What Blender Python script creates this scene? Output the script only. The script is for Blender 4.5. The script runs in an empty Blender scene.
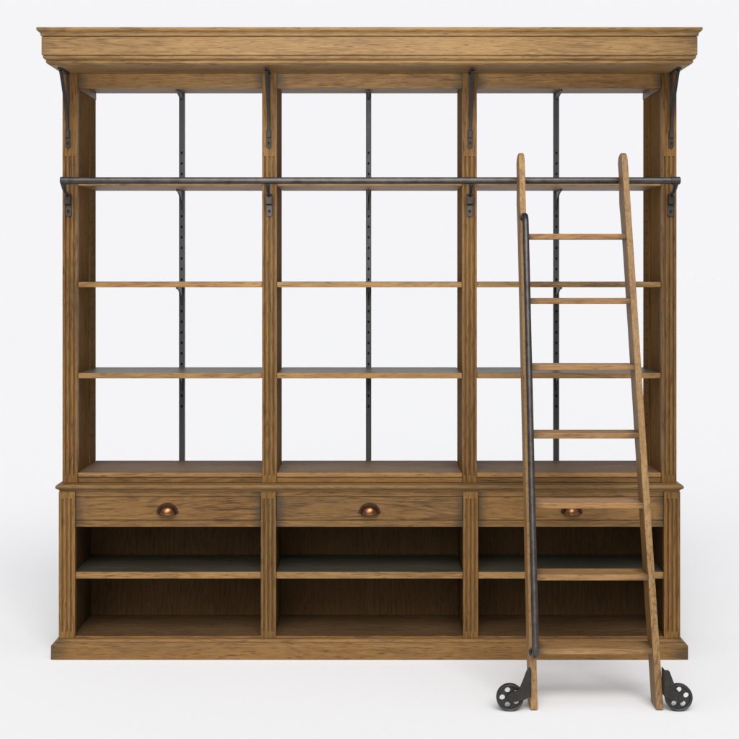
import bpy, math, random
from mathutils import Vector, Matrix
random.seed(7)
S = bpy.context.scene
COL = S.collection

# ------------------------------------------------------------------ node helpers
def new_mat(name):
    m = bpy.data.materials.new(name); m.use_nodes = True
    nt = m.node_tree; b = nt.nodes['Principled BSDF']
    return m, nt, b
def N(nt, t, **kw):
    n = nt.nodes.new(t)
    for k, v in kw.items(): setattr(n, k, v)
    return n
def L(nt, a, b): nt.links.new(a, b)
def mth(nt, op, a, b=None, c=None, clamp=False):
    n = N(nt, 'ShaderNodeMath', operation=op); n.use_clamp = clamp
    for i, v in enumerate((a, b, c)):
        if v is None: continue
        if isinstance(v, (int, float)): n.inputs[i].default_value = v
        else: L(nt, v, n.inputs[i])
    return n.outputs[0]
def ramp(nt, fac, stops):
    n = N(nt, 'ShaderNodeValToRGB'); r = n.color_ramp
    while len(r.elements) < len(stops): r.elements.new(0.5)
    for e, (p, c) in zip(r.elements, stops):
        e.position = p; e.color = (*c, 1) if isinstance(c, tuple) else (c, c, c, 1)
    L(nt, fac, n.inputs[0]); return n.outputs[0]
def mixc(nt, fac, a, b, mode='MIX'):
    n = N(nt, 'ShaderNodeMix', data_type='RGBA', blend_type=mode)
    for i, v in ((0, fac), (6, a), (7, b)):
        if isinstance(v, (int, float)): n.inputs[i].default_value = v
        elif isinstance(v, tuple): n.inputs[i].default_value = (*v, 1)
        else: L(nt, v, n.inputs[i])
    return n.outputs[2]

def wood(name, axis, light=(.47, .295, .125), mid=(.30, .175, .070), dark=(.105, .056, .024),
         rough=.5, endstain=0.0, spec=.25, greys=.35, endw=.07, tint=(.465, .402, .305)):
    """procedural weathered oak, grain running along the object's x, y or z axis"""
    light, mid, dark = [tuple(c*t for c, t in zip(q, tint)) for q in (light, mid, dark)]
    m, nt, b = new_mat(name)
    tc = N(nt, 'ShaderNodeTexCoord'); oi = N(nt, 'ShaderNodeObjectInfo')
    off = N(nt, 'ShaderNodeVectorMath', operation='SCALE'); off.inputs[0].default_value = (13.7, 7.3, 29.1)
    L(nt, oi.outputs['Random'], off.inputs['Scale'])
    add = N(nt, 'ShaderNodeVectorMath', operation='ADD'); L(nt, tc.outputs['Object'], add.inputs[0]); L(nt, off.outputs[0], add.inputs[1])
    def mapped(cross, along):
        mp = N(nt, 'ShaderNodeMapping')
        sc = [cross] * 3; sc['xyz'.index(axis)] = along
        mp.inputs['Scale'].default_value = sc; L(nt, add.outputs[0], mp.inputs[0]); return mp.outputs[0]
    def noise(vec, detail=2, rough_=.5, dist=0, scale=1):
        n = N(nt, 'ShaderNodeTexNoise'); n.inputs['Scale'].default_value = scale
        n.inputs['Detail'].default_value = detail; n.inputs['Roughness'].default_value = rough_
        n.inputs['Distortion'].default_value = dist; L(nt, vec, n.inputs['Vector']); return n.outputs['Fac']
    # growth rings as contour lines of a stretched noise field (cathedral grain)
    fld = noise(mapped(7.5, .95), 2.2, .45, .35)
    rings = mth(nt, 'SINE', mth(nt, 'MULTIPLY', fld, 120))
    rings = mth(nt, 'POWER', mth(nt, 'MULTIPLY_ADD', rings, .5, .5), 2.6)
    ringamt = ramp(nt, noise(mapped(5, .8), 1), [(.42, .12), (.60, 1.0)])
    streak = noise(mapped(115, 5.5), 4, .68, .25)
    fine = noise(mapped(230, 17), 2, .65)
    blotch = noise(mapped(4.5, 1.7), 3, .6, .4)
    pores = ramp(nt, noise(mapped(300, 22), 1), [(.29, 1.0), (.38, 0.0)])
    v = mth(nt, 'MULTIPLY_ADD', mth(nt, 'SUBTRACT', streak, .5), .85, .5)
    v = mth(nt, 'ADD', v, mth(nt, 'MULTIPLY', mth(nt, 'SUBTRACT', fine, .5), 1.05))
    v = mth(nt, 'ADD', v, mth(nt, 'MULTIPLY', mth(nt, 'SUBTRACT', blotch, .5), .85))
    v = mth(nt, 'SUBTRACT', v, mth(nt, 'MULTIPLY', mth(nt, 'MULTIPLY', rings, ringamt), .25))
    v = mth(nt, 'ADD', v, mth(nt, 'MULTIPLY_ADD', oi.outputs['Random'], .16, .06))
    col = ramp(nt, v, [(.06, dark), (.44, mid), (.86, light)])
    col = mixc(nt, mth(nt, 'MULTIPLY', pores, .6), col, tuple(c * .45 for c in dark))
    # grey weathering wash in patches
    g = ramp(nt, noise(mapped(9, 2.2), 4, .65, .5), [(.52, 0.0), (.70, 1.0)])
    col = mixc(nt, mth(nt, 'MULTIPLY', g, greys), col, (.165*tint[0]*1.1, .125*tint[1]*1.2, .085*tint[2]*1.4))
    # small dark knots and dents
    vor = N(nt, 'ShaderNodeTexVoronoi'); vor.inputs['Scale'].default_value = 1; L(nt, mapped(7, 3.2), vor.inputs['Vector'])
    kn = ramp(nt, vor.outputs['Distance'], [(.03, 1.0), (.09, 0.0)])
    kn = mth(nt, 'MULTIPLY', kn, ramp(nt, noise(mapped(2.2, 1.3), 0), [(.55, 0.0), (.62, .8)]))
    col = mixc(nt, kn, col, (.04, .022, .012))
    if endstain:
        sp = N(nt, 'ShaderNodeSeparateXYZ'); L(nt, tc.outputs['Generated'], sp.inputs[0])
        gx = sp.outputs['xyz'.index(axis)]
        e = mth(nt, 'MINIMUM', gx, mth(nt, 'SUBTRACT', 1.0, gx))
        e = mth(nt, 'ADD', e, mth(nt, 'MULTIPLY', mth(nt, 'SUBTRACT', noise(mapped(30, 12), 3), .5), endw * 1.6))
        e = ramp(nt, mth(nt, 'DIVIDE', e, endw), [(0.0, 1.0), (1.0, 0.0)])
        col = mixc(nt, mth(nt, 'MULTIPLY', e, endstain), col, (.046, .034, .018))
    # every board is cut from a slightly different tree: small shifts of hue and depth
    r2 = mth(nt, 'FRACT', mth(nt, 'MULTIPLY', oi.outputs['Random'], 17.3))
    col = mixc(nt, 1.0, col, mixc(nt, r2, (.93, .97, 1.0), (1.06, 1.0, .92)), 'MULTIPLY')
    L(nt, col, b.inputs['Base Color'])
    r = mth(nt, 'MULTIPLY_ADD', streak, -.25, rough + .12); L(nt, r, b.inputs['Roughness'])
    b.inputs['Specular IOR Level'].default_value = spec
    bp = N(nt, 'ShaderNodeBump'); bp.inputs['Strength'].default_value = .35; bp.inputs['Distance'].default_value = .0012
    L(nt, mth(nt, 'SUBTRACT', v, mth(nt, 'MULTIPLY', pores, .7)), bp.inputs['Height']); L(nt, bp.outputs[0], b.inputs['Normal'])
    return m

def metal(name, col, rough, metallic=.9, var=.35):
    m, nt, b = new_mat(name)
    tc = N(nt, 'ShaderNodeTexCoord')
    n = N(nt, 'ShaderNodeTexNoise'); n.inputs['Scale'].default_value = 28; n.inputs['Detail'].default_value = 5; n.inputs['Roughness'].default_value = .65
    L(nt, tc.outputs['Object'], n.inputs['Vector'])
    c = ramp(nt, n.outputs['Fac'], [(.3, tuple(x * (1 - var) for x in col)), (.72, tuple(x * (1 + var) for x in col))])
    L(nt, c, b.inputs['Base Color']); b.inputs['Metallic'].default_value = metallic
    L(nt, mth(nt, 'MULTIPLY_ADD', n.outputs['Fac'], .3, rough - .15), b.inputs['Roughness'])
    bp = N(nt, 'ShaderNodeBump'); bp.inputs['Strength'].default_value = .2; bp.inputs['Distance'].default_value = .001
    L(nt, n.outputs['Fac'], bp.inputs['Height']); L(nt, bp.outputs[0], b.inputs['Normal'])
    return m

W = {a: wood('oak_grain_' + a, a) for a in 'xyz'}
WCOL = wood('oak_pilaster', 'z', light=(.46, .285, .12), mid=(.30, .175, .070), greys=.3, spec=.12)
WEND = wood('oak_stained_ends', 'x', endstain=.9, endw=.06)
WHD = wood('oak_header_lit', 'x', endstain=.8, endw=.06, tint=(.60, .53, .41))  # lighter tint stands in for stronger light on the header
WPL = wood('oak_plinth', 'x', endstain=.8, endw=.035)
WBEAM = wood('oak_cornice', 'x', light=(.62, .40, .175), mid=(.42, .255, .105), dark=(.15, .083, .034), greys=.28, tint=(.465, .42, .36), endstain=.45, endw=.03)
WBEAMY = wood('oak_cornice_return', 'y', light=(.60, .38, .165), mid=(.40, .245, .10), dark=(.15, .083, .034), greys=.3, tint=(.465, .42, .36))
WLAD = wood('ladder_oak', 'z', light=(.56, .37, .175), mid=(.40, .245, .105), dark=(.18, .10, .045), greys=.3, tint=(.56, .50, .42))
WTRD = wood('ladder_tread_oak', 'x', light=(.56, .36, .175), mid=(.40, .24, .11), dark=(.17, .095, .045), greys=.35, endstain=.7, endw=.10, tint=(.59, .51, .42))
WSH = wood('shelf_edge_oak', 'x', light=(.52, .33, .145), mid=(.36, .215, .088), dark=(.15, .085, .036), greys=.2, tint=(.60, .53, .43))
WDK = wood('dark_shaded_oak', 'z', light=(.088, .050, .020), mid=(.064, .036, .014), dark=(.040, .022, .009), greys=0, rough=.75, spec=.12, tint=(1, 1, 1))  # dark interior oak; compartment shade is put into the colour
WIN = wood('inner_side_oak', 'z', light=(.30, .185, .08), mid=(.20, .118, .050), dark=(.09, .05, .022), greys=.15, rough=.9, spec=.03, tint=(.70, .62, .47))
WGL = wood('dark_groove_oak', 'z', light=(.150, .086, .033), mid=(.100, .056, .021), dark=(.05, .027, .010), greys=.1, rough=.65, spec=.2, tint=(1, 1, 1))  # darker oak on the faces inside the flutes
WGX = wood('dark_quirk_oak', 'x', light=(.21, .125, .048), mid=(.145, .083, .031), dark=(.07, .04, .015), greys=.1, rough=.65, spec=.2, tint=(1, 1, 1))  # darker oak on the narrow moulding quirks
WDKX = wood('dark_shaded_floor_oak', 'x', light=(.105, .062, .030), mid=(.066, .038, .018), dark=(.03, .017, .008), greys=.05, rough=.7, spec=.15, tint=(1, 1, 1))  # interior floor and drawer oak, likewise darkened for compartment shade
WTOPL = wood('shaded_shelf_top_oak', 'x', light=(.060, .054, .038), mid=(.040, .036, .026), dark=(.020, .018, .012), greys=.1, rough=.55, spec=.3, tint=(1, 1, 1))  # darker copy of the shelf top, carrying the lower compartments' shade
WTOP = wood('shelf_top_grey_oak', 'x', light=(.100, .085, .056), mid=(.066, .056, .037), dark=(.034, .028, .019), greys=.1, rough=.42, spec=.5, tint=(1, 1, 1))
WDECK = wood('deck_brown_oak', 'x', light=(.17, .108, .062), mid=(.115, .070, .040), dark=(.06, .036, .022), greys=.2, rough=.62, tint=(1, 1, 1))
IRON = metal('blackened_iron', (.042, .038, .036), .45, .6, .5)
IROND = metal('dark_cast_iron', (.035, .031, .028), .6, .6)
TUBE = metal('gunmetal_tube', (.068, .061, .058), .42, .8, .4)
POST = metal('grey_steel_post', (.045, .045, .047), .5, .3, .12)
HOLE = metal('hole_black', (.008, .008, .008), .9, 0, .1)
COPPER = metal('aged_copper', (.21, .095, .045), .25, 1.0, .3)
COPPERD = metal('dark_bronze', (.055, .032, .02), .4, .9, .3)
RUB = metal('wheel_black', (.028, .027, .026), .5, .3)

# ------------------------------------------------------------------ mesh helpers
class MB:
    def __init__(s): s.v = []; s.f = []; s.m = []
    def add(s, vs, fs, mi=0):
        o = len(s.v); s.v += [Vector(p) for p in vs]
        for f in fs: s.f.append([i + o for i in f]); s.m.append(mi)
        return s
    def box(s, x0, x1, y0, y1, z0, z1, mi=0, top=None):
        s.add([(x0,y0,z0),(x1,y0,z0),(x1,y1,z0),(x0,y1,z0),(x0,y0,z1),(x1,y0,z1),(x1,y1,z1),(x0,y1,z1)],
              [(0,3,2,1),(4,5,6,7),(0,1,5,4),(1,2,6,5),(2,3,7,6),(3,0,4,7)], mi)
        if top is not None: s.m[-5] = top
        return s
    def prism(s, pts, axis, a, b, mi=0):
        """polygon pts in the plane normal to axis, extruded from a to b"""
        def P(p, t):
            return {'x': (t, p[0], p[1]), 'y': (p[0], t, p[1]), 'z': (p[0], p[1], t)}[axis]
        n = len(pts)
        s.add([P(p, a) for p in pts] + [P(p, b) for p in pts],
              [tuple(range(n))[::-1], tuple(range(n, 2*n))] + [(i, (i+1) % n, (i+1) % n + n, i + n) for i in range(n)], mi)
        return s
    def tube(s, path, r, seg=16, mi=0, cap=True):
        path = [Vector(p) for p in path]; rings = []
        rr = r if isinstance(r, (list, tuple)) else [r] * len(path)
        t0 = (path[1] - path[0]).normalized()
        up = Vector((0, 0, 1)) if abs(t0.z) < .9 else Vector((1, 0, 0))
        u = t0.cross(up).normalized()
        for i, p in enumerate(path):
            t = (path[min(i+1, len(path)-1)] - path[max(i-1, 0)]).normalized()
            u = (u - t * u.dot(t)).normalized(); w = t.cross(u)
            rings.append([p + (u * math.cos(2*math.pi*k/seg) + w * math.sin(2*math.pi*k/seg)) * rr[i] for k in range(seg)])
        o = []; fs = []
        for R in rings: o += R
        for i in range(len(rings) - 1):
            for k in range(seg):
                a = i*seg + k; b_ = i*seg + (k+1) % seg
                fs.append((a, b_, b_ + seg, a + seg))
        if cap: fs += [tuple(range(seg))[::-1], tuple(range((len(rings)-1)*seg, len(rings)*seg))]
        return s.add(o, fs, mi)
    def ribbon(s, path, wx, t, mi=0):
        """flat bar in a yz path, width wx in x, thickness t normal to the path"""
        pr = [Vector((0, p[0], p[1])) for p in path]; o = []
        for i, p in enumerate(pr):
            d = (pr[min(i+1, len(pr)-1)] - pr[max(i-1, 0)]).normalized(); nn = Vector((0, -d.z, d.y))
            w = wx[i] if isinstance(wx, list) else wx
            for sx, sn in ((-1,-1),(1,-1),(1,1),(-1,1)):
                o.append(p + Vector((sx*w/2, 0, 0)) + nn*sn*t/2)
        fs = [(3,2,1,0), tuple(4*(len(pr)-1)+k for k in range(4))]
        for i in range(len(pr)-1):
            for k in range(4): fs.append((4*i+k, 4*i+(k+1)%4, 4*i+4+(k+1)%4, 4*i+4+k))
        return s.add(o, fs, mi)
    def sweep(s, prof, hx, fy, back, mi=0, side=1, quirk=()):
        """profile [(d, z)] run round the front and both ends of a cabinet, closed into a solid"""
        o = []
        for d, z in prof:
            o += [(-hx-d, back, z), (-hx-d, fy-d, z), (hx+d, fy-d, z), (hx+d, back, z)]
        n = len(prof); s.add(o, [], mi); base = len(s.v) - len(o)
        def F(f, m): s.f.append([i + base for i in f]); s.m.append(m)
        for i in range(n-1):
            for k in range(3):
                F((4*i+k, 4*i+k+1, 4*i+5+k, 4*i+4+k), 2 if any(q0 <= (prof[i][1]+prof[i+1][1])/2 <= q1 for q0, q1 in quirk) else mi if k == 1 else side)
            F((4*i+3, 4*i, 4*i+4, 4*i+7), mi)
        F((0,3,2,1), mi); F((4*n-4, 4*n-3, 4*n-2, 4*n-1), mi)
        return s
    def hfield(s, us, vs, depth, thick, P, mi=0, holemi=None):
        """front surface sampled at us x vs, sunk by depth(u,v); P(u,v,w) places it, w is depth from the front"""
        nu, nv = len(us), len(vs); o = []; fs = []
        for v in vs:
            for u in us: o.append(P(u, v, depth(u, v)))
        deep = []
        for j in range(nv-1):
            for i in range(nu-1):
                a = j*nu + i; fs.append((a, a+1, a+nu+1, a+nu))
                uu = (us[i]+us[i+1])/2; vv = (vs[j]+vs[j+1])/2
                deep.append(holemi is not None and depth(uu, vv) > .0012)
        k = len(o)
        corners = [(us[0], vs[0]), (us[-1], vs[0]), (us[-1], vs[-1]), (us[0], vs[-1])]
        for u, v in corners: o.append(P(u, v, thick))
        e0 = list(range(nu)); e1 = [j*nu + nu-1 for j in range(nv)]
        e2 = [(nv-1)*nu + i for i in range(nu-1, -1, -1)]; e3 = [j*nu for j in range(nv-1, -1, -1)]
        for e, (a, b_) in zip((e0, e1, e2, e3), ((k, k+1), (k+1, k+2), (k+2, k+3), (k+3, k))):
            fs.append(tuple(e[::-1] + [a, b_]))
        fs.append((k, k+3, k+2, k+1))
        m0 = len(s.m); s.add(o, fs, mi)
        for q, dd in enumerate(deep):
            if dd: s.m[m0+q] = holemi
        return s
    def build(s, name, mats, parent=None, loc=None, bevel=0, smooth=False, seg=2, label=None, angle=35):
        if not isinstance(mats, (list, tuple)): mats = [mats]
        if loc is None:
            lo = Vector([min(v[i] for v in s.v) for i in range(3)]); hi = Vector([max(v[i] for v in s.v) for i in range(3)])
            loc = Vector(((lo.x+hi.x)/2, (lo.y+hi.y)/2, lo.z))
        loc = Vector(loc)
        me = bpy.data.meshes.new(name); me.from_pydata([v - loc for v in s.v], [], s.f)
        for m in mats: me.materials.append(m)
        me.polygons.foreach_set('material_index', s.m)
        import bmesh
        bm = bmesh.new(); bm.from_mesh(me); bmesh.ops.recalc_face_normals(bm, faces=bm.faces)
        if smooth:
            for f in bm.faces: f.smooth = True
            for e in bm.edges:
                if len(e.link_faces) == 2 and e.calc_face_angle(0) > math.radians(angle): e.smooth = False
        bm.to_mesh(me); bm.free()
        o = bpy.data.objects.new(name, me); COL.objects.link(o)
        if parent is not None:
            o.parent = parent
            o.location = loc - world_loc(parent)
        else: o.location = loc
        if bevel:
            b = o.modifiers.new('bevel', 'BEVEL'); b.width = bevel; b.segments = seg; b.limit_method = 'ANGLE'; b.angle_limit = math.radians(40)
            b.harden_normals = False
        if label: o['label'] = label
        return o
def world_loc(o):
    v = Vector(o.location)
    while o.parent is not None: o = o.parent; v += o.location
    return v
def empty(name, loc, label, cat):
    o = bpy.data.objects.new(name, None); COL.objects.link(o); o.location = loc
    o['label'] = label; o['category'] = cat; o.empty_display_size = .1
    return o
def arc(cx, cy, r, a0, a1, n):
    return [(cx + r*math.cos(math.radians(a0+(a1-a0)*i/n)), cy + r*math.sin(math.radians(a0+(a1-a0)*i/n))) for i in range(n+1)]

# ------------------------------------------------------------------ the bookcase
B = empty('bookcase', (0, .15, 0), 'tall open oak bookcase with cornice, three bays, drawers and an iron ladder rail', 'bookcase')
HX = 1.228
CX = [(-1.228, -1.168), (-.4295, -.3715), (.3715, .4295), (1.168, 1.228)]
BAYS = [(-1.168, -.4295), (-.3715, .3715), (.4295, 1.168)]

# cornice
prof = [(-.001, 2.3244), (.004, 2.3258)]
prof += [(.0065 + .0085*math.sin(math.pi/2*t), 2.3280 + .009*(1-math.cos(math.pi/2*t))) for t in (0, .33, .66, 1)]
prof += [(.0150, 2.3392), (.0125, 2.3402), (.0125, 2.3420), (.0150, 2.3430)]
prof += [(.0150 + .0095*math.sin(math.pi/2*t), 2.3435 + .0125*(1-math.cos(math.pi/2*t))) for t in (0, .33, .66, 1)]
prof += [(.0215, 2.3565), (.0215, 2.3588), (.0265, 2.3598), (.028, 2.3615), (.028, 2.4290), (.0235, 2.4300), (.0235, 2.4322), (.031, 2.4330)]
prof += [(.031 + .009*(1-math.cos(math.pi/2*t)), 2.4340 + .0150*math.sin(math.pi/2*t)) for t in (.2, .4, .6, .8, 1)]
prof += [(.0400, 2.4495), (.0400, 2.4508), (.0435, 2.4525), (.0445, 2.4610), (.0425, 2.4638)]
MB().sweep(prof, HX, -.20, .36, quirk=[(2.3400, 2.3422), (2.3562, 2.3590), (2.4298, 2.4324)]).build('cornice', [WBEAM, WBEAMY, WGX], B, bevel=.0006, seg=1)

# upper front: header boards, ceiling, side rails
for a, b_ in BAYS:
    MB().box(a, b_, .004, .026, 2.264, 2.3240).build('header_rail', WHD, B, bevel=.0015)
MB().box(-1.166, 1.166, .028, .346, 2.290, 2.3235).build('ceiling_board', W['x'], B)
for s in (-1, 1):
    x0, x1 = sorted((s*1.1664, s*1.1632))
    MB().box(x0, x1, .028, .345, 2.262, 2.289).build('side_rail', W['y'], B, bevel=.001)

# fluted pilasters
def flutes(xc, z0, z1, w=.0078, dep=.0050, pitch=.0168):
    def d(u, v):
        for k in (-1, 0, 1):
            t = abs(u - xc - k*pitch) / (w/2)
            if t < 1:
                e = min(v - z0, z1 - v)
                if e <= 0: return 0
                f = math.sqrt(max(0, 1 - (1 - min(1, e/.006))**2))
                return dep * math.sqrt(1 - t*t) * f
        return 0
    us = [xc - .0285, xc + .0285]
    for k in (-1, 0, 1):
        c = xc + k*pitch
        us += [c + w/2*t for t in (-1.0, -.92, -.7, -.35, 0, .35, .7, .92, 1.0)]
    vs = [z0 + t for t in (0, .001, .003, .006)] + [z1 - t for t in (0, .001, .003, .006)]
    return d, sorted(us), vs
def pilaster(name, x0, x1, y, z0, z1, f0, f1):
    d, us, vs = flutes((x0+x1)/2, f0, f1)
    us = sorted(set([round(u, 6) for u in us if x0 < u < x1] + [x0, x1]))
    vs = sorted(set([z0, z1] + vs + [f0 + (f1-f0)*k/8 for k in range(1, 8)]))
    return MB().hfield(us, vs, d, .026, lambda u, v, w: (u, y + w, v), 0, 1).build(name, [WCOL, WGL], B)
for i, (a, b_) in enumerate(CX):
    pilaster('fluted_pilaster', a, b_, 0, .6865, 2.3240, .713, 1.993)
    pilaster('fluted_pilaster', a - (.004 if i == 0 else .001 if i == 1 else 0), b_ + (.004 if i == 3 else .001 if i == 2 else 0), -.047, .0765, .6570, .101, .6305)

# side and divider panels with rows of peg holes
def peg_panel(name, x, sgn, xback, y0, y1, z0, z1, hy, mat, zs):
    """inner face at x looking towards sgn, body back to xback"""
    us = [y0, y1]; vs = [z0, z1]; hs = .0046; E = .0004
    for h in hy: us += [h-hs, h-hs+E, h+hs-E, h+hs]
    for z in zs: vs += [z-hs, z-hs+E, z+hs-E, z+hs]
    us.sort(); vs.sort()
    def d(u, v):
        if any(abs(u-h) < hs-E/2 for h in hy) and any(abs(v-z) < hs-E/2 for z in zs): return .008
        return 0
    return MB().hfield(us, vs, d, abs(xback-x), lambda u, v, w: (x - sgn*w, u, v), 0, 1).build(name, [mat, HOLE], B)
HZ = [z for z in [.84 + .045*k for k in range(29)]]
def okz(z): return all(abs(z - q) > .02 for q in (1.885, 1.478, 1.114)) and z < 2.15
HZ = [z for z in HZ if okz(z)]
for s in (-1, 1):
    x0, x1 = sorted((s*1.2275, s*1.172))
    MB().box(x0, x1, .0265, .235, .7262, 2.2895).build('side_panel', WIN, B)
    peg_panel('back_stile', s*1.1665, -s, s*1.2275, .237, .349, .7262, 2.2895, [.275, .322], WIN, HZ)
for s in (-1, 1):
    o = peg_panel('divider_panel', s*.3716, -s, s*.400, .0265, .315, .7262, 2.2895, [.07, .28], WIN, HZ)
    o = peg_panel('divider_panel', s*.4294, s, s*.401, .0265, .315, .7262, 2.2895, [.07, .28], WIN, HZ)

# shelves of the upper part
for z in (1.874, 1.4675, 1.103):
    for a, b_ in BAYS:
        g = .0015
        t = .0215
        o = MB().box(a+g, b_-g, .004, .334, z, z+t, 0, 1).build('shelf', [WSH, WTOP], B, bevel=.0015)

# deck between upper and lower parts
for a, b_ in BAYS:
    MB().box(a+.0005, b_-.0005, .003, .350, .7075, .7258, 0, 1).build('deck_board', [WSH, WDECK], B, bevel=.003, seg=3)
    MB().box(a+.0005, b_-.0005, .008, .030, .6866, .7073).build('deck_apron', W['x'], B, bevel=.001)
# low blocks under the side panels
for s in (-1, 1):
    x0, x1 = sorted((s*1.2275, s*1.1685))
    MB().box(x0, x1, .0265, .349, .6866, .7255).build('side_block', W['y'], B)

for s in (-1, 1):
    x0, x1 = sorted((s*.4290, s*.3720))
    MB().box(x0, x1, .0265, .349, .6866, .7255).build('divider_block', WDECK, B)

# top of the base unit: rounded nosing over a small cove
pr = [(-.004, .6575), (-.004, .6590)]
pr += [(-.004 + .005*(1-math.cos(math.pi/2*t)), .6595 + .006*math.sin(math.pi/2*t)) for t in (.33, .66, 1)]
pr += [(.0012, .6672)]
pr += [(.002 + .008*math.cos(math.radians(a)), .6765 + .0088*math.sin(math.radians(a))) for a in (-80, -55, -30, 0, 30, 60, 88)]
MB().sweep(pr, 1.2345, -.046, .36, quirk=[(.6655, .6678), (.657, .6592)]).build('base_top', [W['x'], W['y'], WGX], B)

# base carcass
for s in (-1, 1):
    x0, x1 = sorted((s*1.2315, s*1.176))
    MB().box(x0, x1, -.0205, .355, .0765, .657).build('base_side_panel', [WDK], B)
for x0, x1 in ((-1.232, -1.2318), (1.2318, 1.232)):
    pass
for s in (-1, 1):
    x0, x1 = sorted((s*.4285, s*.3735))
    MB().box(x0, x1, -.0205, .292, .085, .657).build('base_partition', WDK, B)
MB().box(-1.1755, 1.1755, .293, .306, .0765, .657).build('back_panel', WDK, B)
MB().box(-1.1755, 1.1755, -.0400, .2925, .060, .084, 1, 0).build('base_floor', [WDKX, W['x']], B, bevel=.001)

# plinth with moulded top
pp = [(0, 0), (.0240, 0), (.0255, .003), (.0255, .053), (.0245, .057), (.0215, .0595), (.0185, .0600), (.0165, .0625), (.0165, .064)]
pp += [(.0165 - .014*math.sin(math.pi/2*t), .0645 + .0115*(1-math.cos(math.pi/2*t))) for t in (0, .25, .5, .75, 1)]
MB().sweep(pp, 1.2300, -.0545, .358, quirk=[(.0596, .0626), (0, .0016)]).build('plinth', [WPL, W['y'], WGX], B, bevel=.003, seg=3)  # bottom edge darkened in colour for the shadow at the floor

# drawers, rails and lower shelves
BB = [(-1.1742, -.4307), (-.3723, .3723), (.4307, 1.1742)]
for a, b_ in BB:
    MB().box(a, b_, -.0385, -.018, .6368, .6572).build('face_rail', WEND, B, bevel=.001)
    MB().box(a, b_, -.0385, -.018, .5172, .5415).build('face_rail', WEND, B, bevel=.001)
    MB().box(a, b_, -.017, .292, .5250, .5350).build('light_stop_panel', WDKX, B)  # unseen panel added so light doesn't leak in around the drawer
    dr = MB().box(a+.0025, b_-.0025, -.0380, -.016, .5440, .6345)
    dr.box(a+.012, a+.024, -.0160, .27, .546, .615, 1); dr.box(b_-.024, b_-.012, -.0160, .27, .546, .615, 1)
    dr.box(a+.024, b_-.024, .258, .27, .546, .615, 1); dr.box(a+.024, b_-.024, -.0160, .258, .546, .552, 1)
    dr = dr.build('drawer', [WEND, WDKX], B, bevel=.0012)
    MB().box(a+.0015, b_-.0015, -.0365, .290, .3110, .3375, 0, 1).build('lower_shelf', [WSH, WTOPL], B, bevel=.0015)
    # cup handle: half dome over a flat flange, open below
    xc = (a+b_)/2; zb = .5705; yf = -.0381
    h = MB(); R = .0435; H = .042
    outer = [(R*math.cos(math.radians(t)), H*math.sin(math.radians(t))) for t in range(0, 181, 10)]
    inner = [(.0340*math.cos(math.radians(t)), .0320*math.sin(math.radians(t))) for t in range(0, 181, 10)]
    n = len(outer)
    vv = [(xc+x, yf-.003, zb+z) for x, z in outer] + [(xc+x, yf-.004, zb+z) for x, z in inner] + [(xc+x, yf, zb+z) for x, z in outer]
    ff = [(i, i+1, n+i+1, n+i) for i in range(n-1)] + [(2*n+i, 2*n+i+1, i+1, i) for i in range(n-1)]
    h.add(vv, ff + [(0, n, 3*n-n), (n-1, 2*n-1, 3*n-1)], 1)
    # dome (double walled so the lip has thickness)
    M = 10; rows = []; fs = []
    for sc, dd in ((1, 0), (.93, 0)):
        base = len(rows)
        for j in range(M+1):
            q = j/M*math.pi/2
            for i in range(n):
                t = math.radians(180*i/(n-1))
                cx_, cz_ = math.cos(t), math.sin(t)
                rr = math.cos(q)
                rows.append((xc + .0345*sc*cx_*rr, yf - .003 - .026*sc*math.sin(q), zb + .0325*sc*cz_*rr))
        for j in range(M):
            for i in range(n-1):
                a_ = base + j*n + i; fs.append((a_, a_+1, a_+n+1, a_+n))
    off = (M+1)*n
    for j in range(M):
        for e in (0, n-1):
            a_ = j*n + e; fs.append((a_, a_+n, a_+n+off, a_+off))
    h.add(rows, fs, 0)
    # rolled lip under the dome
    h.tube([(xc + .0342*math.cos(math.radians(t)), yf - .003 - .0258*math.sin(math.radians(t)), zb - .0005) for t in range(0, 181, 10)], .0016, 8, 0)
    o = h.build('cup_handle', [COPPER, COPPERD], dr, smooth=True, angle=50)

# metal posts behind the shelves
SHB = [1.874, 1.4675, 1.103]
for xp in (-.8005, -.004, .797):
    us = [xp-.0115, xp+.0115]; vs = [.66, 2.30]; hw, hh, E = .0038, .0052, .0004
    zs = [z - .018 for z in HZ if z > .95]; zs = [z for z in zs if z < 2.055]
    us += [xp-hw, xp-hw+E, xp+hw-E, xp+hw]
    for z in zs: vs += [z-hh, z-hh+E, z+hh-E, z+hh]
    dep = lambda u, v: .012 if abs(u-xp) < hw-E/2 and any(abs(v-z) < hh-E/2 for z in zs) else 0
    p = MB().hfield(sorted(us), sorted(vs), dep, .022, lambda u, v, w: (u, .3515 + w, v), 0, 1).build('metal_post', [POST, HOLE], B)
    for z in SHB:
        g = [(.3512, z-.001), (.205, z-.001), (.205, z-.008)]
        g += [(.205 + .138*math.sin(math.pi/2*t)**1.0, z - .008 - .070*(1-math.cos(math.pi/2*t))) for t in (.2, .4, .6, .8, 1)]
        g += [(.3512, z-.080)]
        MB().prism(g, 'x', xp-.0035, xp+.0035).build('shelf_bracket', IRON, p, bevel=.0008, seg=1)
    MB().prism([(.3512, 2.2895), (.20, 2.2895), (.20, 2.282), (.3512, 2.262)], 'x', xp-.0045, xp+.0045).build('shelf_bracket', POST, p)

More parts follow.
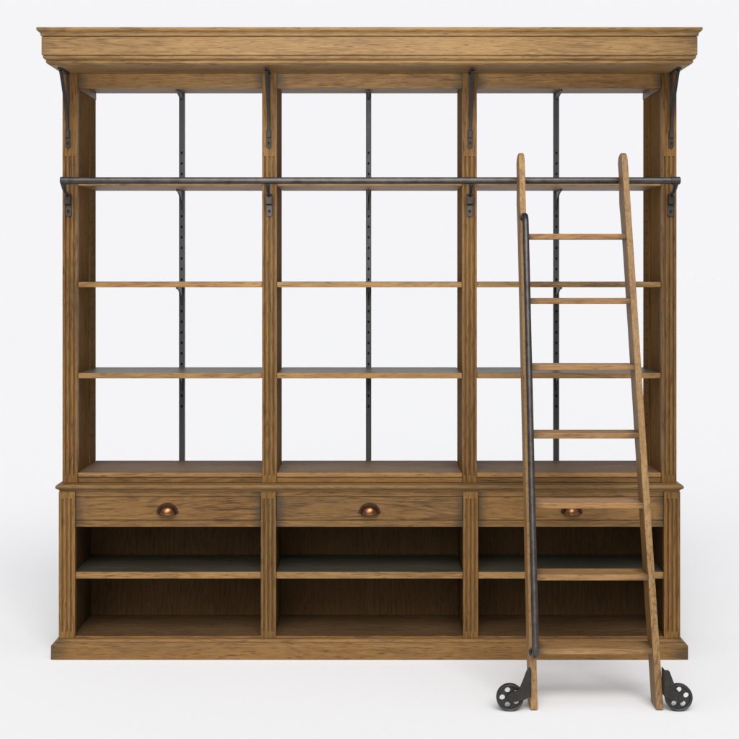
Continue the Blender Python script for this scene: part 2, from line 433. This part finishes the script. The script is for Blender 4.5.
# cornice brackets: foot plate with bolt, upright strap and curved brace
def bolt(mb, x, y, z, r=.0045, h=.003, mi=0):
    mb.tube([(x, y, z), (x, y-h, z)], r, 10, mi)
for s, (a, b_) in zip((1, 1, 1, 1), CX):
    xc = (a+b_)/2 + (-.008 if a < -1 else .008 if a > 1 else -.002 if a < 0 else .002)
    m = MB()
    pts = [(xc-.0100, 2.094), (xc-.0100, 2.033)] + [(xc + .0100*math.cos(math.radians(t)), 2.033 + .0095*math.sin(math.radians(t))) for t in range(190, 351, 20)] + [(xc+.0100, 2.033), (xc+.0100, 2.094)]
    m.prism(pts[::-1], 'y', -.0065, -.0002)
    m.prism([(xc-.0085, 2.066), (xc+.0085, 2.066), (xc+.0085, 2.099), (xc-.0085, 2.099)], 'y', -.013, -.0065)
    m.ribbon([(-.0050, 2.096), (-.0050, 2.323)], .010, .006) if False else None
    m.add([(v.x + xc, v.y, v.z) for v in MB().ribbon([(-.0045, 2.094), (-.0045, 2.20), (-.0045, 2.319)], .0105, .006).v], MB().ribbon([(-.0045, 2.094), (-.0045, 2.20), (-.0045, 2.319)], .0105, .006).f)
    path = [(-.010, 2.094)] + [(-.010 - .118*t**1.55, 2.094 + .222*t) for t in [k/14 for k in range(1, 15)]]
    rb = MB().ribbon(path, .0115, .0085)
    m.add([(v.x + xc, v.y, v.z) for v in rb.v], rb.f)
    m.box(xc-.0075, xc+.0075, -.150, -.0005, 2.3175, 2.3242)
    br = m.build('cornice_bracket', IROND, B, bevel=.0012)
    k = MB(); bolt(k, xc, -.0065, 2.045, .005, .0035); k.build('bolt', HOLE, br)

# ladder rail and its brackets
RZ, RY = 1.888, -.095
rail = MB().tube([(-1.208, RY, RZ), (1.214, RY, RZ)], .0132, 24).build('ladder_rail', TUBE, B, smooth=True)
for i, (a, b_) in enumerate(CX):
    xc = (a+b_)/2 + (-.006 if a < -1 else .006 if a > 1 else 0)
    m = MB()
    m.prism([(xc-.0115, 1.752), (xc+.0115, 1.752), (xc+.0115, 1.800), (xc-.0115, 1.800)], 'y', -.0060, -.0002)
    m.prism([(-.0060, 1.795), (-.0225, 1.800), (-.0260, 1.833), (-.0150, 1.8400), (-.0002, 1.8400), (-.0002, 1.7955)], 'x', xc-.0120, xc+.0120)
    arm = [Vector((xc, -.014, 1.832)), Vector((xc, -.034, 1.838)), Vector((xc, -.058, 1.846)), Vector((xc, -.080, 1.860)), Vector((xc, RY+.001, 1.878))]
    m.tube(arm, [.0085, .0080, .0078, .0085, .0110], 14)
    br = m.build('rail_bracket', IRON, rail, bevel=.001, smooth=True, angle=30)
    k = MB(); bolt(k, xc, -.0062, 1.772, .0060, .003); k.build('bolt', HOLE, br)
    if i in (0, 3):
        s = -1 if i == 0 else 1
        x1 = s*1.208 if i == 0 else 1.214
        MB().tube([(x1 - s*.030, RY, RZ), (x1 - s*.0285, RY, RZ), (x1+s*.004, RY, RZ), (x1+s*.006, RY, RZ)], [.0142, .0152, .0152, .0135], 24).build('end_cap', IRON, rail, smooth=True, angle=40)

# ------------------------------------------------------------------ the ladder
LD = empty('rolling_ladder', (.79, -.64, 0), 'oak library ladder with seven treads, iron handrail and two wheels, leaning on the rail', 'ladder')
SL = .2617
def Yf(z): return -.694 + SL*z
ZT = 1.992
def xin(z, s):     # centre x of a stringer at height z
    t = z/ZT
    return (.5735 + (.589-.5735)*t) if s < 0 else (1.0115 + (.9865-1.0115)*t)
for s in (-1, 1):
    m = MB()
    D = .091
    # side outline (offset back from the front edge, height)
    prf = [(0, .004), (0, ZT-.030), (.004, ZT-.012), (.014, ZT-.002), (.030, ZT), (.052, ZT-.003), (.072, ZT-.016), (.084, ZT-.040), (.083, 1.945), (.082, 1.90), (.094, 1.84), (.107, 1.795), (.100, 1.74), (.093, 1.66), (D, 1.55), (D, .004)]
    n = len(prf); vs = []
    for sx in (-1, 1):
        for o_, z in prf: vs.append((xin(z, s) + sx*(.0125 if z < ZT-.025 else .0125 - .0045*((z-ZT+.025)/.025)**2), Yf(z) + o_, z))
    m.add(vs, [tuple(range(n)), tuple(range(n, 2*n))[::-1]] + [(i, (i+1) % n, (i+1) % n + n, i + n) for i in range(n)])
    m.build('stringer', WLAD, LD, bevel=.0025, seg=2)
for k in range(7):
    z = 1.654 - .2453*k
    y0 = Yf(z + .010) + .001
    xa, xb = xin(z, -1) + .0120, xin(z, 1) - .0120
    MB().box(xa, xb, y0, y0 + .104, z, z + .0205).build('tread', WTRD, LD, bevel=.002)
# handrail tube standing off the left stringer
def hp(z, off): return Vector((xin(z, -1) + .0015, Yf(z) - off, z))
path = [hp(1.733, -.004), hp(1.739, .02), hp(1.742, .038)]
for t in range(1, 6):
    a = math.radians(90*t/5); path.append(hp(1.742 - .030*(1-math.cos(a)), .038 + .027*math.sin(a)))
for z in (1.5, 1.2, .9, .6, .35): path.append(hp(z, .066))
for t in range(0, 6):
    a = math.radians(90*t/5); path.append(hp(.222 - .030*math.sin(a), .038 + .028*math.cos(a)))
path += [hp(.192, .02), hp(.192, -.004)]
hr = MB().tube(path, .0118, 20).build('handrail', TUBE, LD, smooth=True, angle=60)
for z in (1.7385, .192):
    c = hp(z, 0)
    MB().tube([c + Vector((0, .001, 0)), c + Vector((0, -.005, 0)), c + Vector((0, -.007, 0))], [.0165, .0165, .013], 20).build('flange', IRON, hr, smooth=True, angle=40)

# hooks that hold the ladder on the rail
for s in (-1, 1):
    xs = xin(1.88, s)
    pts = [(RY + .0175*math.cos(math.radians(t)), RZ + .0175*math.sin(math.radians(t))) for t in range(-40, 181, 20)]
    pts = pts + [(-.1145, RZ-.02), (-.1210, RZ-.045)]
    rb = MB().ribbon(pts, .010, .004)
    MB().add([(v.x + xs, v.y, v.z) for v in rb.v], rb.f).build('rail_hook', IROND, LD, bevel=.0006, seg=1)

# wheels with their brackets
for s, xw, ang0 in ((-1, .4890, 36), (1, 1.0765, 16)):
    yw = -.6905; R = .0475; zw = .0476
    xs = xin(.09, s) + s*.0127          # outer face of the stringer
    # bracket: two cheek plates either side of the wheel and a plate on the stringer
    def cheek(y0, y1):
        top, low = .148, .0470
        ang = [t for t in range(-75, 106, 15)]
        hub = [(xw + (-s)*(-1)*.021*0 + .0205*math.cos(math.radians(90 + 0)), 0)]
        pts = []
        # in a local frame where +u points away from the stringer
        L0 = abs(xw - xs)
        pts = [(0, .152 if s < 0 else .147), (.012, .152 if s < 0 else .147), (.018, .142), (.030, .110), (.043, .080), (L0 + .002, .067)]
        pts += [(L0 + .0145*math.cos(math.radians(t)), zw + .0145*math.sin(math.radians(t))) for t in range(60, -111, -15)]
        pts += [(.024, .044), (.008, .052), (0, .052)]
        return [(xs + s*u, z) for u, z in pts]
    m = MB()
    pl = cheek(0, 0)
    m.prism(pl, 'y', yw-.0210, yw-.0160)
    m.box(min(xs, xs+s*.004), max(xs, xs+s*.004), yw-.016, yw+.030, .054, .144)
    # axle
    m.tube([(xw, yw-.0245, zw), (xw, yw+.0170, zw)], .0065, 12)
    br = m.build('wheel_bracket', IROND, LD, bevel=.0008, seg=1)
    # wheel: disc with five round holes, thick rim
    w = MB(); K = 60
    angs = [math.radians(ang0 + 72*k) for k in range(5)] if s < 0 else [math.radians(a) for a in (16, 88, 160, 232, 304)]
    rh, rc = .0097, .0268
    # web built as a fine polar grid leaving the holes open, sides stitched as short tubes
    import bmesh
    bm = bmesh.new()
    ring = [bm.verts.new((.040*math.cos(2*math.pi*k/K), 0, .040*math.sin(2*math.pi*k/K))) for k in range(K)]
    es = [bm.edges.new((ring[k], ring[(k+1) % K])) for k in range(K)]
    for a in angs:
        hh_ = [bm.verts.new((rc*math.cos(a) + rh*math.cos(2*math.pi*k/20), 0, rc*math.sin(a) + rh*math.sin(2*math.pi*k/20))) for k in range(20)]
        es += [bm.edges.new((hh_[k], hh_[(k+1) % 20])) for k in range(20)]
    bmesh.ops.triangle_fill(bm, use_beauty=True, use_dissolve=False, edges=es)
    # drop any faces filled inside the holes
    dead = [f for f in bm.faces if any((Vector((rc*math.cos(a), 0, rc*math.sin(a))) - f.calc_center_median()).length < rh*.9 and all((Vector((rc*math.cos(a), 0, rc*math.sin(a))) - v.co).length < rh*1.02 for v in f.verts) for a in angs)]
    bmesh.ops.delete(bm, geom=dead, context='FACES_ONLY')
    r_ = bmesh.ops.extrude_face_region(bm, geom=list(bm.faces))
    bmesh.ops.translate(bm, vec=(0, .008, 0), verts=[g for g in r_['geom'] if isinstance(g, bmesh.types.BMVert)])
    bmesh.ops.translate(bm, vec=(0, -.004, 0), verts=bm.verts)
    bmesh.ops.recalc_face_normals(bm, faces=bm.faces)
    bm.verts.ensure_lookup_table(); bm.verts.index_update()
    w.add([v.co.copy() for v in bm.verts], [[v.index for v in f.verts] for f in bm.faces]); bm.free()
    # rim (lathe) and hub
    rp = [(.0385, -.009), (.0445, -.0115), (.0465, -.0105), (.0475, -.007), (.0475, .007), (.0465, .0105), (.0445, .0115), (.0385, .009)]
    KK = 64; o_ = []; fs = []
    for k in range(KK):
        a = 2*math.pi*k/KK
        for r, y in rp: o_.append((r*math.cos(a), y, r*math.sin(a)))
    for k in range(KK):
        for j in range(8):
            fs.append((k*8+j, k*8+(j+1) % 8, ((k+1) % KK)*8+(j+1) % 8, ((k+1) % KK)*8+j))
    w.add(o_, fs)
    w.tube([(0, -.0150, 0), (0, .0150, 0)], .012, 24)
    w.v = [v + Vector((xw, yw, zw)) for v in w.v]
    w.build('wheel', RUB, LD, smooth=True, angle=35)

# ------------------------------------------------------------------ studio floor
m, nt, b = new_mat('white_studio_floor')
tc = N(nt, 'ShaderNodeTexCoord'); n = N(nt, 'ShaderNodeTexNoise'); n.inputs['Scale'].default_value = .8
L(nt, tc.outputs['Object'], n.inputs['Vector'])
FA = (.801, .811, .833)
L(nt, ramp(nt, n.outputs['Fac'], [(.3, tuple(c*.998 for c in FA)), (.7, FA)]), b.inputs['Base Color'])
b.inputs['Roughness'].default_value = 1; b.inputs['Specular IOR Level'].default_value = 0
fl = MB().add([(-400, -400, 0), (400, -400, 0), (400, 400, 0), (-400, 400, 0)], [(0, 1, 2, 3)]).build('floor', m, loc=(0, 0, 0))
fl['kind'] = 'structure'

# ------------------------------------------------------------------ light: pale studio surround + overhead softboxes
w = bpy.data.worlds.new('World'); S.world = w; w.use_nodes = True
nt = w.node_tree; bg = nt.nodes['Background']
tc = N(nt, 'ShaderNodeTexCoord'); sp = N(nt, 'ShaderNodeSeparateXYZ'); L(nt, tc.outputs['Generated'], sp.inputs[0])
BGC = (.913, .913, .940)
f = ramp(nt, mth(nt, 'MULTIPLY_ADD', sp.outputs[1], .5, .5), [(.80, 0.0), (.93, 1.0)])   # 1 towards the backdrop, 0 behind the camera
c = mixc(nt, f, (.42, .42, .43), BGC)
up = ramp(nt, sp.outputs[2], [(.30, 0.0), (.45, 1.0)])
cu = mixc(nt, ramp(nt, mth(nt, 'MULTIPLY_ADD', sp.outputs[1], .5, .5), [(.48, 0.0), (.64, 1.0)]), (.62, .62, .63), (.12, .12, .12))
c = mixc(nt, up, c, cu)
L(nt, c, bg.inputs['Color']); bg.inputs['Strength'].default_value = 1

def sun(rx, rz, st, ang, col=(1, .985, .96)):
    l = bpy.data.lights.new('softbox_light', 'SUN'); l.energy = st; l.angle = math.radians(ang); l.color = col
    o = bpy.data.objects.new('softbox_light', l); COL.objects.link(o); o.rotation_euler = (math.radians(rx), 0, math.radians(rz)); return o
sun(43, 8, 2.1, 38)
sun(58, -12, 1.3, 42)

# spot on the cornice from above and in front of the camera's axis
l = bpy.data.lights.new('cornice_spot', 'SPOT'); l.energy = 330; l.spot_size = math.radians(44); l.spot_blend = 1; l.shadow_soft_size = .35; l.color = (1, .99, .96)
o = bpy.data.objects.new('cornice_spot', l); COL.objects.link(o); o.location = (-.25, -4.0, 1.95)
o.rotation_euler = (Vector((-.10, -.1, 2.30)) - o.location).to_track_quat('-Z', 'Y').to_euler()

# ------------------------------------------------------------------ camera and view
cam = bpy.data.cameras.new('camera'); co = bpy.data.objects.new('camera', cam); COL.objects.link(co)
co.location = (0, -5.34, 1.521); co.rotation_euler = (math.radians(90), 0, 0)
cam.sensor_width = 36; cam.lens = 36*5.34/2.956; cam.shift_y = -95.5/739; cam.clip_end = 2000; cam.clip_start = .05
S.camera = co
S.view_settings.view_transform = 'Standard'; S.view_settings.look = 'None'
S.view_settings.exposure = 0; S.view_settings.gamma = 1; S.view_settings.use_curve_mapping = False
